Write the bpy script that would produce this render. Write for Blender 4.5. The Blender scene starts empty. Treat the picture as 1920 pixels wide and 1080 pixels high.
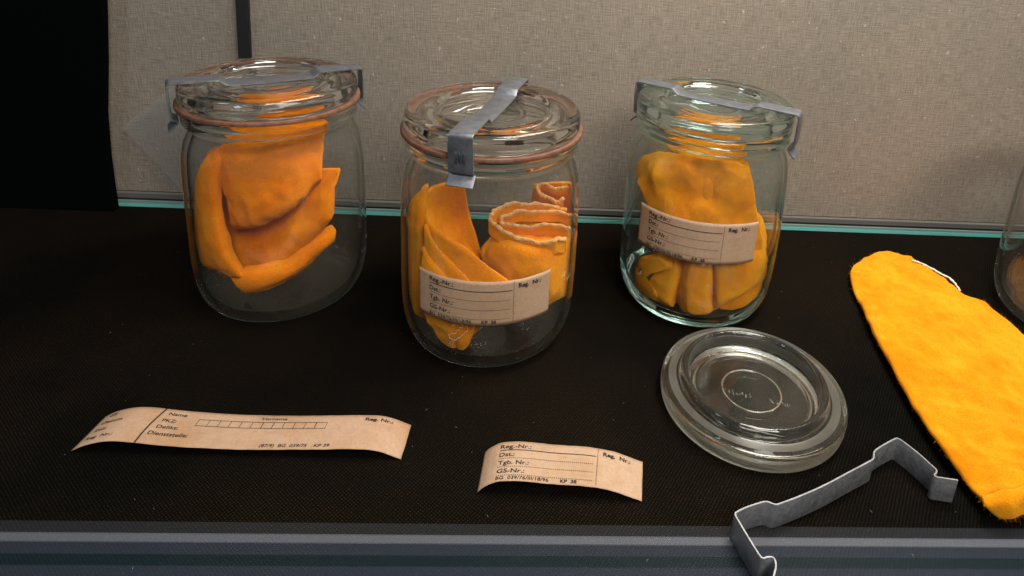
import bpy, math, random
import numpy as np
from mathutils import Vector, Matrix, noise

random.seed(7)
scene = bpy.context.scene
# ------------------------------------------------------------------ camera
F_PX, PITCH, ROLL, YAW, CAM_H = 1239.64, 0.302013, 0.066811, 0.063529, 0.303666
CX, CY = 1091.4, 174.34          # principal point (the photograph is a cropped frame)
fw = np.array([math.sin(YAW)*math.cos(PITCH), math.cos(YAW)*math.cos(PITCH), -math.sin(PITCH)])
r0 = np.array([math.cos(YAW), -math.sin(YAW), 0.0]); u0 = np.cross(r0, fw)
CR = math.cos(ROLL)*r0 + math.sin(ROLL)*u0
CU = -math.sin(ROLL)*r0 + math.cos(ROLL)*u0
CO = np.array([0, 0, CAM_H])
cd = bpy.data.cameras.new('camera'); cam = bpy.data.objects.new('camera', cd)
scene.collection.objects.link(cam); scene.camera = cam
M = Matrix.Identity(4)
for i in range(3):
    M[i][0], M[i][1], M[i][2], M[i][3] = CR[i], CU[i], -fw[i], CO[i]
cam.matrix_world = M
cd.sensor_fit = 'HORIZONTAL'; cd.sensor_width = 36.0
cd.lens = F_PX/1920*36.0
cd.shift_x = -(CX-960)/1920; cd.shift_y = (CY-540)/1920
cd.clip_start = 0.01; cd.clip_end = 20

# ------------------------------------------------------------------ world and lamps
w = bpy.data.worlds.new('World'); scene.world = w; w.use_nodes = True
bg = w.node_tree.nodes['Background']
bg.inputs[0].default_value = (0.80, 0.88, 1.0, 1); bg.inputs[1].default_value = 0.08

def area(name, loc, target, sx, sy, power, col):
    l = bpy.data.lights.new(name, 'AREA'); l.shape = 'RECTANGLE'
    l.size, l.size_y, l.energy, l.color = sx, sy, power, col
    o = bpy.data.objects.new(name, l); scene.collection.objects.link(o)
    o.location = loc
    o.rotation_euler = (Vector(target)-Vector(loc)).to_track_quat('-Z', 'Y').to_euler()
    return o
area('case_lamp', (0.24, 0.33, 0.72), (0.10, 0.42, 0.0), 0.55, 0.22, 6.6, (1.0, 0.93, 0.84))
area('linen_fill', (0.36, 0.50, 0.62), (0.34, 0.57, 0.12), 0.50, 0.03, 1.0, (1.0, 0.92, 0.82))  # added light grazing the linen, no known fixture
area('front_fill', (0.35, -0.55, 0.95), (0.15, 0.45, 0.05), 0.6, 0.35, 9.5, (1.0, 0.95, 0.88))  # added fill from the camera side to brighten cloths and labels
area('window_light', (-0.75, -0.10, 0.75), (0.0, 0.42, 0.08), 0.12, 0.30, 1.2, (0.72, 0.82, 1.0))

vs = scene.view_settings
vs.view_transform = 'Standard'; vs.look = 'None'; vs.exposure = 0.0; vs.gamma = 1.0
vs.use_curve_mapping = False
cy = scene.cycles
cy.max_bounces = 24; cy.transmission_bounces = 20; cy.transparent_max_bounces = 24
cy.glossy_bounces = 8; cy.diffuse_bounces = 5
cy.caustics_refractive = True; cy.caustics_reflective = False
cy.blur_glossy = 0.6; cy.sample_clamp_indirect = 7.0
cy.use_denoising = True

# ------------------------------------------------------------------ picture helpers
def ray(x, y):
    return fw + CR*(x-CX)/F_PX - CU*(y-CY)/F_PX
def at_z(x, y, z=0.0):
    D = ray(x, y); return CO + D*(z-CO[2])/D[2]
def at_y(x, y, Y):
    D = ray(x, y); return CO + D*(Y-CO[1])/D[1]
def nz(p, s=1.0, seed=0.0):
    return noise.noise(Vector((p[0]*s+seed, p[1]*s-seed*1.7, p[2]*s+seed*.6)))

# ------------------------------------------------------------------ object helpers
def link(name, verts, faces, mat, parent=None, smooth=True, loc=None):
    me = bpy.data.meshes.new(name)
    v = np.asarray(verts, dtype=float)
    off = np.array(loc if loc is not None else (parent.location if parent is not None else (0, 0, 0)))
    if parent is not None:
        q = parent
        off = np.zeros(3)
        while q is not None:
            off = off + np.array(q.location); q = q.parent
    me.from_pydata((v-off).tolist(), [], faces)
    me.materials.append(mat)
    if smooth:
        me.polygons.foreach_set('use_smooth', [True]*len(me.polygons))
    me.update()
    o = bpy.data.objects.new(name, me); scene.collection.objects.link(o)
    if parent is not None: o.parent = parent
    elif loc is not None: o.location = loc
    return o
def empty(name, loc):
    o = bpy.data.objects.new(name, None); scene.collection.objects.link(o)
    o.location = loc; o.empty_display_size = .02
    return o
def tag(o, label, cat, group=None):
    o['label'] = label; o['category'] = cat
    if group: o['group'] = group
    return o

def catmull(P, n):
    """interpolate control rows P (m,k,3) along axis 0 to n rows"""
    P = np.asarray(P, float); m = len(P)
    Q = np.concatenate([[2*P[0]-P[1]], P, [2*P[-1]-P[-2]]])
    out = []
    for t in np.linspace(0, m-1, n):
        i = min(int(t), m-2); f = t-i
        a, b, c, d = Q[i], Q[i+1], Q[i+2], Q[i+3]
        out.append(.5*((2*b)+(-a+c)*f+(2*a-5*b+4*c-d)*f*f+(-a+3*b-3*c+d)*f**3))
    return np.array(out)

class Mesh:
    def __init__(s): s.v = []; s.f = []
    def add(s, v, f):
        b = len(s.v); s.v += [tuple(p) for p in v]; s.f += [tuple(i+b for i in q) for q in f]
    def box(s, a, b):
        (x0, y0, z0), (x1, y1, z1) = a, b
        v = [(x0,y0,z0),(x1,y0,z0),(x1,y1,z0),(x0,y1,z0),(x0,y0,z1),(x1,y0,z1),(x1,y1,z1),(x0,y1,z1)]
        s.add(v, [(3,2,1,0),(4,5,6,7),(0,1,5,4),(1,2,6,5),(2,3,7,6),(3,0,4,7)])
    def tube(s, pts, rad, n=6):
        pts = np.asarray(pts, float); m = len(pts); v = []; f = []
        T = np.gradient(pts, axis=0)
        for i in range(m):
            t = T[i]/(np.linalg.norm(T[i])+1e-12)
            a = np.cross(t, (0, 0, 1.0))
            if np.linalg.norm(a) < .1: a = np.cross(t, (1.0, 0, 0))
            a /= np.linalg.norm(a); b = np.cross(t, a)
            rr = rad[i] if hasattr(rad, '__len__') else rad
            for k in range(n):
                an = 2*math.pi*k/n; v.append(pts[i]+rr*(a*math.cos(an)+b*math.sin(an)))
        for i in range(m-1):
            for k in range(n):
                f.append((i*n+k, i*n+(k+1) % n, (i+1)*n+(k+1) % n, (i+1)*n+k))
        f.append(tuple(range(n-1, -1, -1))); f.append(tuple((m-1)*n+k for k in range(n)))
        s.add(v, f)

def smooth_profile(prof, sub=3):
    """round a (r,z) polyline a little by Catmull-Rom, keeping given points"""
    P = np.array([[p[0], p[1], 0] for p in prof])[:, None, :]
    q = catmull(P, (len(prof)-1)*sub+1)[:, 0, :2]
    q[:, 0] = np.maximum(q[:, 0], 0)
    return q
def lathe(prof, center, n=128, flip=False, wob=0.0):
    v = []; f = []; idx = []
    for (r, z) in prof:
        if r < 1e-6:
            idx.append([len(v)]); v.append((center[0], center[1], center[2]+z))
        else:
            idx.append(list(range(len(v), len(v)+n)))
            for k in range(n):
                a = 2*math.pi*k/n
                rr = r*(1+wob*noise.noise(Vector((math.cos(a)*1.3, math.sin(a)*1.3, z*22))))
                v.append((center[0]+rr*math.cos(a), center[1]+rr*math.sin(a), center[2]+z))
    for i in range(len(idx)-1):
        A, B = idx[i], idx[i+1]
        for k in range(n):
            k2 = (k+1) % n
            if len(A) == 1 and len(B) == 1: continue
            if len(A) == 1: f.append((A[0], B[k], B[k2]))
            elif len(B) == 1: f.append((A[k], B[0], A[k2]))
            else: f.append((A[k], B[k], B[k2], A[k2]))
    if flip: f = [tuple(reversed(q)) for q in f]
    return v, f

# ------------------------------------------------------------------ materials
def new_mat(name):
    m = bpy.data.materials.new(name); m.use_nodes = True
    nt = m.node_tree; nt.nodes.clear()
    out = nt.nodes.new('ShaderNodeOutputMaterial')
    return m, nt, out
def N(nt, t, **kw):
    n = nt.nodes.new(t)
    for k, v in kw.items():
        if k in n.inputs: n.inputs[k].default_value = v
        else: setattr(n, k, v)
    return n
def ramp(nt, src, stops):
    r = nt.nodes.new('ShaderNodeValToRGB')
    el = r.color_ramp.elements
    while len(el) < len(stops): el.new(.5)
    for e, (p, c) in zip(el, stops):
        e.position = p; e.color = (*c, 1) if len(c) == 3 else c
    nt.links.new(src, r.inputs[0]); return r
def coords(nt, scale=(1, 1, 1), rot=(0, 0, 0)):
    t = N(nt, 'ShaderNodeTexCoord'); m = N(nt, 'ShaderNodeMapping')
    m.inputs['Scale'].default_value = scale; m.inputs['Rotation'].default_value = rot
    nt.links.new(t.outputs['Object'], m.inputs[0]); return m
def noise_tex(nt, scale, detail=3, mapping=None, rough=.55):
    n = N(nt, 'ShaderNodeTexNoise'); n.inputs['Scale'].default_value = scale
    n.inputs['Detail'].default_value = detail; n.inputs['Roughness'].default_value = rough
    nt.links.new((mapping or coords(nt)).outputs[0], n.inputs['Vector']); return n
def math_n(nt, op, a, b):
    m = N(nt, 'ShaderNodeMath', operation=op)
    for i, q in enumerate((a, b)):
        if isinstance(q, (int, float)): m.inputs[i].default_value = q
        else: nt.links.new(q, m.inputs[i])
    return m.outputs[0]
def mixc(nt, fac, a, b, mode='MIX'):
    m = N(nt, 'ShaderNodeMix', data_type='RGBA', blend_type=mode)
    if isinstance(fac, (int, float)): m.inputs[0].default_value = fac
    else: nt.links.new(fac, m.inputs[0])
    for i, q in ((6, a), (7, b)):
        if isinstance(q, tuple): m.inputs[i].default_value = (*q, 1)
        else: nt.links.new(q, m.inputs[i])
    return m.outputs[2]

def glass_mat(name, tint, thin=1.0, rough=0.0, edge=(0.80, 0.88, 0.84), dust_haze=0.0):
    """glass wall: seen square-on it lets light straight through, towards grazing angles it refracts"""
    m, nt, out = new_mat(name)
    g = N(nt, 'ShaderNodeBsdfGlass'); g.inputs['Color'].default_value = (*edge, 1)
    g.inputs['Roughness'].default_value = rough; g.inputs['IOR'].default_value = 1.5
    t = N(nt, 'ShaderNodeBsdfTransparent'); t.inputs[0].default_value = (*tint, 1)
    gl = N(nt, 'ShaderNodeBsdfGlossy'); gl.inputs['Roughness'].default_value = 0.02
    fw_ = N(nt, 'ShaderNodeLayerWeight'); fw_.inputs[0].default_value = 0.5
    pw = math_n(nt, 'ADD', math_n(nt, 'MULTIPLY', math_n(nt, 'POWER', fw_.outputs['Facing'], 5.0), .94), .045)
    nz_ = noise_tex(nt, 45, 2); b = N(nt, 'ShaderNodeBump', Strength=0.05, Distance=0.002)
    nt.links.new(nz_.outputs[0], b.inputs['Height'])
    for n_ in (g, gl, fw_): nt.links.new(b.outputs[0], n_.inputs['Normal'])
    m1 = N(nt, 'ShaderNodeMixShader'); nt.links.new(pw, m1.inputs[0])
    nt.links.new(t.outputs[0], m1.inputs[1]); nt.links.new(gl.outputs[0], m1.inputs[2])
    lw = N(nt, 'ShaderNodeLayerWeight'); lw.inputs[0].default_value = 0.35
    r = ramp(nt, lw.outputs['Facing'], [(0.55 if thin > 0 else 0.25, (1-thin,)*3), (0.80, (1, 1, 1))])
    m2 = N(nt, 'ShaderNodeMixShader'); nt.links.new(r.outputs[0], m2.inputs[0])
    nt.links.new(m1.outputs[0], m2.inputs[1]); nt.links.new(g.outputs[0], m2.inputs[2])
    last = m2
    if dust_haze > 0:
        d = N(nt, 'ShaderNodeBsdfDiffuse'); d.inputs[0].default_value = (.50, .47, .38, 1)  # speckled film, also paints the hazy light scattered by the glass
        dn = noise_tex(nt, 60, 6, rough=.7)
        dr = ramp(nt, dn.outputs[0], [(0.40, (dust_haze*.35,)*3), (0.75, (dust_haze,)*3)])
        m3 = N(nt, 'ShaderNodeMixShader'); nt.links.new(dr.outputs[0], m3.inputs[0])
        nt.links.new(m2.outputs[0], m3.inputs[1]); nt.links.new(d.outputs[0], m3.inputs[2]); last = m3
    nt.links.new(last.outputs[0], out.inputs[0]); return m
GLASS = glass_mat('clear_jar_glass', (0.980, 0.982, 0.972), thin=1.0, edge=(0.945, 0.965, 0.95), dust_haze=0.035)
GLASS_G = glass_mat('greenish_jar_glass', (0.955, 0.982, 0.972), thin=1.0, edge=(0.70, 0.93, 0.90), dust_haze=0.035)
GLASS_THICK = glass_mat('thick_glass', (0.97, 0.98, 0.96), thin=0.0, edge=(0.97, 0.98, 0.965), dust_haze=0.03)
GLASS_THICK_G = glass_mat('greenish_thick_glass', (0.96, 0.98, 0.97), thin=0.0, edge=(0.91, 0.972, 0.96), dust_haze=0.03)
GLASS_LID = glass_mat('lid_glass', (0.97, 0.98, 0.96), thin=0.0, edge=(0.988, 0.988, 0.976), dust_haze=0.015)
GLASS_LID_G = glass_mat('greenish_lid_glass', (0.96, 0.98, 0.97), thin=0.0, edge=(0.935, 0.98, 0.968), dust_haze=0.04)
GLASS_LOOSE = glass_mat('loose_lid_glass', (0.96, 0.97, 0.95), thin=0.0, edge=(0.975, 0.985, 0.97), dust_haze=0.05)

def principled(name, col, rough=.6, metal=0.0, **kw):
    m, nt, out = new_mat(name)
    p = N(nt, 'ShaderNodeBsdfPrincipled')
    p.inputs['Base Color'].default_value = (*col, 1); p.inputs['Roughness'].default_value = rough
    p.inputs['Metallic'].default_value = metal
    for k, v in kw.items(): p.inputs[k.replace('_', ' ')].default_value = v
    nt.links.new(p.outputs[0], out.inputs[0]); return m, nt, p

def cloth_mat(name, a, b, c):
    m, nt, p = principled(name, a, 1.0)
    p.inputs['Sheen Weight'].default_value = 0.18; p.inputs['Sheen Roughness'].default_value = .5
    p.inputs['Sheen Tint'].default_value = (1.0, .62, .2, 1)
    p.inputs['Specular IOR Level'].default_value = 0.03; p.inputs['Diffuse Roughness'].default_value = 1.0
    n1 = noise_tex(nt, 38, 4); n2 = noise_tex(nt, 900, 3, rough=.7); n3 = noise_tex(nt, 2600, 2)
    r = ramp(nt, n1.outputs[0], [(0.36, b), (0.52, a), (0.66, c)])
    r2 = ramp(nt, n2.outputs[0], [(0.30, (.88, .82, .74)), (0.68, (1.07, 1.12, 1.25))])
    nt.links.new(mixc(nt, 1.0, r.outputs[0], r2.outputs[0], 'MULTIPLY'), p.inputs['Base Color'])
    h = math_n(nt, 'ADD', n2.outputs[0], math_n(nt, 'MULTIPLY', n3.outputs[0], .6))
    bp = N(nt, 'ShaderNodeBump', Strength=0.6, Distance=0.0008)
    nt.links.new(h, bp.inputs['Height']); nt.links.new(bp.outputs[0], p.inputs['Normal'])
    return m
YELLOW = cloth_mat('yellow_flannel', (0.82, 0.325, 0.007), (0.78, 0.27, 0.005), (0.84, 0.36, 0.011))
GOLD = cloth_mat('golden_flannel', (0.93, 0.35, 0.007), (0.88, 0.29, 0.004), (0.95, 0.40, 0.012))
ORANGE = cloth_mat('orange_flannel', (0.88, 0.27, 0.003), (0.82, 0.22, 0.002), (0.90, 0.31, 0.005))
PALE = cloth_mat('pale_hem', (0.86, 0.46, 0.15), (0.80, 0.37, 0.08), (0.88, 0.58, 0.27))
THREAD, _, _ = principled('cream_thread', (0.88, 0.66, 0.38), .9)

def metal_mat(name, col, rough):
    m, nt, p = principled(name, col, rough, .75)
    n1 = noise_tex(nt, 120, 5, rough=.7); n2 = noise_tex(nt, 420, 3)
    r = ramp(nt, n1.outputs[0], [(0.33, tuple(x*.72 for x in col)), (0.60, col)])
    nt.links.new(r.outputs[0], p.inputs['Base Color'])
    rr = ramp(nt, n2.outputs[0], [(0.3, (rough*.8,)*3), (0.7, (min(1, rough*1.35),)*3)])
    nt.links.new(rr.outputs[0], p.inputs['Roughness'])
    bp = N(nt, 'ShaderNodeBump', Strength=0.15, Distance=0.0004)
    nt.links.new(n2.outputs[0], bp.inputs['Height']); nt.links.new(bp.outputs[0], p.inputs['Normal'])
    return m
STEEL = metal_mat('zinc_steel', (0.27, 0.285, 0.315), 0.42)

STEEL_L = metal_mat('worn_steel', (0.40, 0.41, 0.43), 0.5)

def paper_mat(name, a, stain):
    m, nt, p = principled(name, a, .85)
    n1 = noise_tex(nt, 30, 4); n2 = noise_tex(nt, 700, 4, rough=.75); n3 = noise_tex(nt, 170, 3)
    r = ramp(nt, n1.outputs[0], [(0.40, a), (0.70, stain)])
    r2 = ramp(nt, n2.outputs[0], [(0.3, (.86, .84, .82)), (0.6, (1.03, 1.03, 1.03))])
    r3 = ramp(nt, n3.outputs[0], [(0.25, (.9, .88, .85)), (0.5, (1, 1, 1))])
    c = mixc(nt, 1.0, r.outputs[0], r2.outputs[0], 'MULTIPLY')
    nt.links.new(mixc(nt, 1.0, c, r3.outputs[0], 'MULTIPLY'), p.inputs['Base Color'])
    bp = N(nt, 'ShaderNodeBump', Strength=0.2, Distance=0.0002)
    nt.links.new(n2.outputs[0], bp.inputs['Height']); nt.links.new(bp.outputs[0], p.inputs['Normal'])
    return m
PAPER = paper_mat('aged_paper', (0.51, 0.345, 0.225), (0.46, 0.295, 0.175))
PAPER_B = paper_mat('yellowed_paper', (0.51, 0.335, 0.22), (0.43, 0.25, 0.125))
INK, _, _ = principled('printing_ink', (0.015, 0.012, 0.012), .9)

def rubber_mat():
    m, nt, p = principled('red_rubber', (0.3, 0.1, 0.06), .55)
    n1 = noise_tex(nt, 200, 4)
    r = ramp(nt, n1.outputs[0], [(0.3, (.11, .048, .028)), (0.7, (.25, .115, .070))])
    nt.links.new(r.outputs[0], p.inputs['Base Color']); return m
RUBBER = rubber_mat()

def linen_mat():
    m, nt, p = principled('grey_linen', (.3, .27, .23), .95)
    p.inputs['Specular IOR Level'].default_value = .1
    a = noise_tex(nt, 1, 3, coords(nt, (1050, 1050, 80)), .6)     # vertical threads
    b = noise_tex(nt, 1, 3, coords(nt, (80, 80, 1050)), .6)      # horizontal threads
    s = noise_tex(nt, 1, 2, coords(nt, (260, 260, 190)), .5)    # slubs
    big = noise_tex(nt, 5, 3)
    h = math_n(nt, 'ADD', a.outputs[0], b.outputs[0])
    r = ramp(nt, math_n(nt, 'MULTIPLY', h, .5), [(0.32, (.165, .145, .118)), (0.5, (.265, .235, .193)), (0.68, (.36, .325, .275))])
    sl = ramp(nt, s.outputs[0], [(0.665, (0, 0, 0)), (0.74, (1, 1, 1))])
    c = mixc(nt, math_n(nt, 'MULTIPLY', sl.outputs[0], .55), r.outputs[0], (.55, .50, .44))
    br = ramp(nt, big.outputs[0], [(0.3, (.84, .86, .86)), (0.7, (1.10, 1.03, .98))])
    nt.links.new(mixc(nt, 1.0, c, br.outputs[0], 'MULTIPLY'), p.inputs['Base Color'])
    bp = N(nt, 'ShaderNodeBump', Strength=0.5, Distance=0.0006)
    nt.links.new(math_n(nt, 'ADD', h, math_n(nt, 'MULTIPLY', sl.outputs[0], .8)), bp.inputs['Height'])
    nt.links.new(bp.outputs[0], p.inputs['Normal']); return m
LINEN = linen_mat()

def felt_mat():
    m, nt, p = principled('black_woven_fabric', (.01, .01, .01), .9)
    p.inputs['Specular IOR Level'].default_value = .04
    def wave(rot, sc):
        mp = coords(nt, (1, 1, 1), (0, 0, rot))
        wv = N(nt, 'ShaderNodeTexWave'); wv.inputs['Scale'].default_value = sc
        wv.inputs['Distortion'].default_value = 2.2; wv.inputs['Detail'].default_value = 1.0
        wv.inputs['Detail Scale'].default_value = 2.0
        nt.links.new(mp.outputs[0], wv.inputs['Vector']); return wv.outputs['Fac']
    wv = math_n(nt, 'MULTIPLY', wave(math.radians(35), 190), wave(math.radians(-50), 230))
    n1 = noise_tex(nt, 420, 4, rough=.75); n2 = noise_tex(nt, 5, 5, rough=.6)
    h = math_n(nt, 'MULTIPLY', wv, n1.outputs[0])
    r = ramp(nt, h, [(0.08, (.0012, .0015, .0014)), (0.5, (.0095, .0075, .0058)), (0.75, (.040, .034, .028))])
    r2 = ramp(nt, n2.outputs[0], [(0.35, (1.0, .95, .88)), (0.60, (2.9, 2.0, 1.3))])  # brown mottling stands in for parquet reflected in the glass front
    nt.links.new(mixc(nt, 1.0, r.outputs[0], r2.outputs[0], 'MULTIPLY'), p.inputs['Base Color'])
    bp = N(nt, 'ShaderNodeBump', Strength=0.5, Distance=0.0004)
    nt.links.new(h, bp.inputs['Height']); nt.links.new(bp.outputs[0], p.inputs['Normal']); return m
FELT = felt_mat()
BLACK, _, _ = principled('black_board', (.0020, .0028, .0027), 1.0, Specular_IOR_Level=0.0)
STRAP_M, _, _ = principled('black_strap', (.008, .008, .009), .6)
TEAL, _, _ = principled('green_glass_edge', (.16, .56, .50), .25)
TEAL_P, _, _ = principled('pale_glass_top', (.20, .30, .28), .3)
MOULD, _, _ = principled('grey_moulding', (.13, .125, .115), .5)
GROOVE, _, _ = principled('dark_groove', (.03, .035, .035), .6)

def film(name, col, fac):
    m, nt, out = new_mat(name)
    t = N(nt, 'ShaderNodeBsdfTransparent'); p = N(nt, 'ShaderNodeBsdfPrincipled')
    p.inputs['Base Color'].default_value = (*col, 1); p.inputs['Roughness'].default_value = .35
    s = N(nt, 'ShaderNodeMixShader'); s.inputs[0].default_value = fac
    nt.links.new(t.outputs[0], s.inputs[1]); nt.links.new(p.outputs[0], s.inputs[2])
    nt.links.new(s.outputs[0], out.inputs[0]); return m

# ------------------------------------------------------------------ the setting
YB = 0.5617
g = Mesh(); g.add([(-1.6, -.35, 0), (1.6, -.35, 0), (1.6, 1.2, 0), (-1.6, 1.2, 0)], [(0, 1, 2, 3)])
fl = link('ground', g.v, g.f, FELT); fl['kind'] = 'structure'
fl['label'] = 'black woven fabric covering the floor of the display case'

# linen covered back board
m = Mesh(); m.box((-.46, YB+.004, .0135), (1.3, YB+.02, 1.0))
o = link('linen_panel', m.v, m.f, LINEN, smooth=False, loc=(0, YB+.004, 0))
tag(o, 'beige grey linen covered board standing behind the jars', 'panel')
# ledge at its foot: pale moulding, groove, green glass edge
led = empty('glass_ledge', (0.4, YB, 0)); tag(led, 'low ledge with green glass edge along the foot of the linen board', 'ledge')
m = Mesh(); m.box((-.46, YB-.0005, .0085), (1.3, YB+.0038, .0130)); link('moulding', m.v, m.f, MOULD, led, False)
m = Mesh(); m.box((-.46, YB+.0015, .0062), (1.3, YB+.0037, .0083)); link('groove', m.v, m.f, GROOVE, led, False)
m = Mesh(); m.box((-.46, YB-.0016, .0003), (1.3, YB+.0012, .0034)); link('glass_edge', m.v, m.f, TEAL, led, False)
m = Mesh(); m.box((-.46, YB-.0012, .0036), (1.3, YB+.0012, .0060)); link('glass_top', m.v, m.f, TEAL_P, led, False)

# black board at the left, its edge slightly bowed
edge = [(188, -60), (191, 30), (193, 120), (192, 215), (199, 300), (206, 350), (212, 392)]
m = Mesh(); v = []; Yk = YB-.012
for (x, y) in edge:
    p = at_y(x, y, Yk); v.append(p)
v[-1][2] = 0.0
n_ = len(v); vv = []
for p in v: vv += [(p[0], Yk, p[2]), (-1.2, Yk, p[2]), (p[0], Yk+.008, p[2]), (-1.2, Yk+.008, p[2])]
vv += [(v[0][0], Yk, .9), (-1.2, Yk, .9), (v[0][0], Yk+.008, .9), (-1.2, Yk+.008, .9)]
vv = vv[-4:]+vv[:-4]
ff = []
for i in range(n_):
    a, b = i*4, (i+1)*4
    ff += [(a, a+1, b+1, b), (a+2, b+2, b+3, a+3), (a, b, b+2, a+2)]
m.add(vv, ff)
o = link('black_board', m.v, m.f, BLACK, smooth=False, loc=(-.6, Yk, 0))
tag(o, 'matt black board standing left of the linen with a bowed edge', 'board')

# black strap hanging in front of the linen
Ys = YB-.002
tl, tr, bl, br_ = at_y(439, -40, Ys), at_y(463, -40, Ys), at_y(447, 109, Ys), at_y(470, 109, Ys)
tl = tl+(tl-bl)*2; tr = tr+(tr-br_)*2
m = Mesh(); q = [tl, tr, br_, bl]; v = [tuple(p) for p in q]+[(p[0], p[1]+.003, p[2]) for p in q]
m.add(v, [(0, 3, 2, 1), (4, 5, 6, 7), (0, 1, 5, 4), (1, 2, 6, 5), (2, 3, 7, 6), (3, 0, 4, 7)])
o = link('strap', m.v, m.f, STRAP_M, smooth=False, loc=tuple(bl))
tag(o, 'narrow black strap hanging on the linen above the leftmost jar', 'strap')

# pale shape reflected in the glass front, built as a translucent sheet
REFLECTION_SHEET = film('reflection_film', (.34, .34, .32), .20)
q = [at_y(227, 240, YB-.006), at_y(322, 163, YB-.006), at_y(440, 300, YB-.006), at_y(352, 372, YB-.006)]
m = Mesh(); v = []; k = 8
for i in range(k+1):
    for j in range(k+1):
        a, b = i/k, j/k
        p = (1-a)*((1-b)*q[0]+b*q[1])+a*((1-b)*q[3]+b*q[2])
        p = p+np.array([0, .0015*math.sin(a*3)*math.cos(b*2), 0]); v.append(p)
f = [(i*(k+1)+j, i*(k+1)+j+1, (i+1)*(k+1)+j+1, (i+1)*(k+1)+j) for i in range(k) for j in range(k)]
v2 = [p+np.array([0, .0002, 0]) for p in v]; nn = len(v)
m.add(v+v2, f+[tuple(reversed([i+nn for i in t])) for t in f])
o = link('reflected_shape', m.v, m.f, REFLECTION_SHEET, loc=tuple(q[3]))
tag(o, 'reflected grey shape with a pointed corner, added as a translucent sheet behind the leftmost jar', 'sheet')

# translucent strips painting blue-grey bands reflected in the glass front
eg = empty('reflection_bands', (0, .24, 0)); tag(eg, 'translucent strips painting blue grey reflected bands along the front of the black fabric', 'reflection')
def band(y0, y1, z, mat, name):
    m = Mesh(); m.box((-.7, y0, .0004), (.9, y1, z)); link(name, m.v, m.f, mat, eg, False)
F1 = film('reflection_faint', (.20, .23, .27), .035); F2 = film('reflection_bright', (.34, .37, .44), .15)  # tinted films stand in for bands reflected in the glass front
F3 = film('reflection_mid', (.15, .21, .30), .065); F4 = film('reflection_dark', (.03, .08, .11), .09)
band(.2431, .2492, .0007, F1, 'rear_band'); band(.2388, .2430, .0011, F2, 'bright_band')
band(.2330, .2387, .0008, F3, 'mid_band'); band(.2278, .2329, .0006, F4, 'dark_band')
band(.2000, .2277, .0008, F3, 'front_band')

# ------------------------------------------------------------------ jar geometry
OUT = [(0.0, .0030), (.030, .0024), (.040, .0012), (.0440, 0.0001), (.0475, .0006), (.0525, .0042), (.0562, .0110), (.0586, .0215), (.0597, .038),
       (.0598, .062), (.0597, .085), (.0592, .104), (.0580, .1165), (.0561, .1245), (.0540, .1295), (.0526, .1330), (.0522, .1358),
       (.0527, .1378), (.0550, .1388), (.0563, .1402), (.0560, .1420), (.0556, .1432), (.0564, .1446), (.0567, .1465), (.0563, .1483), (.0550, .1492)]
INN = [(.0492, .1493), (.0482, .1480), (.0479, .1380), (.0492, .1320), (.0520, .1245), (.0546, .1160), (.0560, .1040), (.0566, .085),
       (.0566, .040), (.0555, .0225), (.0530, .0135), (.048, .0088), (.040, .0068), (.020, .0064), (0.0, .0066)]
LID = [(0.0, .0098), (.0180, .0098), (.0300, .0098), (.0345, .0101), (.0365, .0116), (.0385, .0128), (.0420, .0133), (.0490, .0134),
       (.0535, .0130), (.0558, .0112), (.0566, .0085), (.0568, .0050), (.0568, .0022), (.0560, .0004), (.0535, .0000), (.0500, .0000), (.0466, -.0006),
       (.0457, -.0040), (.0445, -.0062), (.0428, -.0068), (.0412, -.0060), (.0402, -.0035), (.0392, .0020), (.0372, .0046), (.0350, .0052), (.0338, .0050), (.0186, .0051), (.0181, .0047), (.0176, .0051), (.0, .0051)]
LTOP = .0134
def rin(z):
    zs = [p[1] for p in INN][::-1]; rs = [p[0] for p in INN][::-1]
    z = max(.0067, min(.149, z))
    if z > .138: return .0472
    return float(np.interp(z, zs[1:], rs[1:]))-.0009

def clip_path():
    """half path of the strap in (s, z) above the lid seat, z=0 at the flange of the lid"""
    half = [(0.0, .0106), (.012, .0107), (.0230, .0109), (.0262, .0111), (.0275, .0114), (.0310, .0144), (.0322, .0148), (.0345, .0149), (.0440, .0149), (.0540, .0148),
            (.0588, .0147), (.0601, .0143), (.0608, .0133), (.0611, .0110), (.0611, .0040), (.0609, -.0030), (.0607, -.0075), (.0600, -.0092), (.0580, -.0098), (.0572, -.0106),
            (.0580, -.0120), (.0610, -.0150), (.0628, -.0168)]
    return [(-s, z) for s, z in half[:0:-1]]+half
def strap(path3, side, width, th, taper=None):
    """band that follows path3 (n,3); side = width direction"""
    P = catmull(np.array(path3)[:, None, :], len(path3)*4)[:, 0, :]
    T = np.gradient(P, axis=0); T /= np.linalg.norm(T, axis=1)[:, None]
    side = np.array(side, float); side /= np.linalg.norm(side)
    v = []; f = []; n = len(P)
    for i in range(n):
        nrm = np.cross(T[i], side); nrm /= np.linalg.norm(nrm)
        wd = width*(taper(i/(n-1)) if taper else 1.0)
        for (a, b) in ((-.5, -.35), (-.47, -.5), (.47, -.5), (.5, -.35), (.5, .35), (.47, .5), (-.47, .5), (-.5, .35)):
            v.append(P[i]+side*wd*a+nrm*th*b)
    for i in range(n-1):
        for k in range(8): f.append((i*8+k, i*8+(k+1) % 8, (i+1)*8+(k+1) % 8, (i+1)*8+k))
    f.append(tuple(range(7, -1, -1))); f.append(tuple((n-1)*8+k for k in range(8)))
    return v, f
def mark_sharp(o, ang=35):
    me = o.data
    o.data.polygons.foreach_set('use_smooth', [True]*len(me.polygons))
    try: me.set_sharp_from_angle(angle=math.radians(ang))
    except Exception: pass

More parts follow.
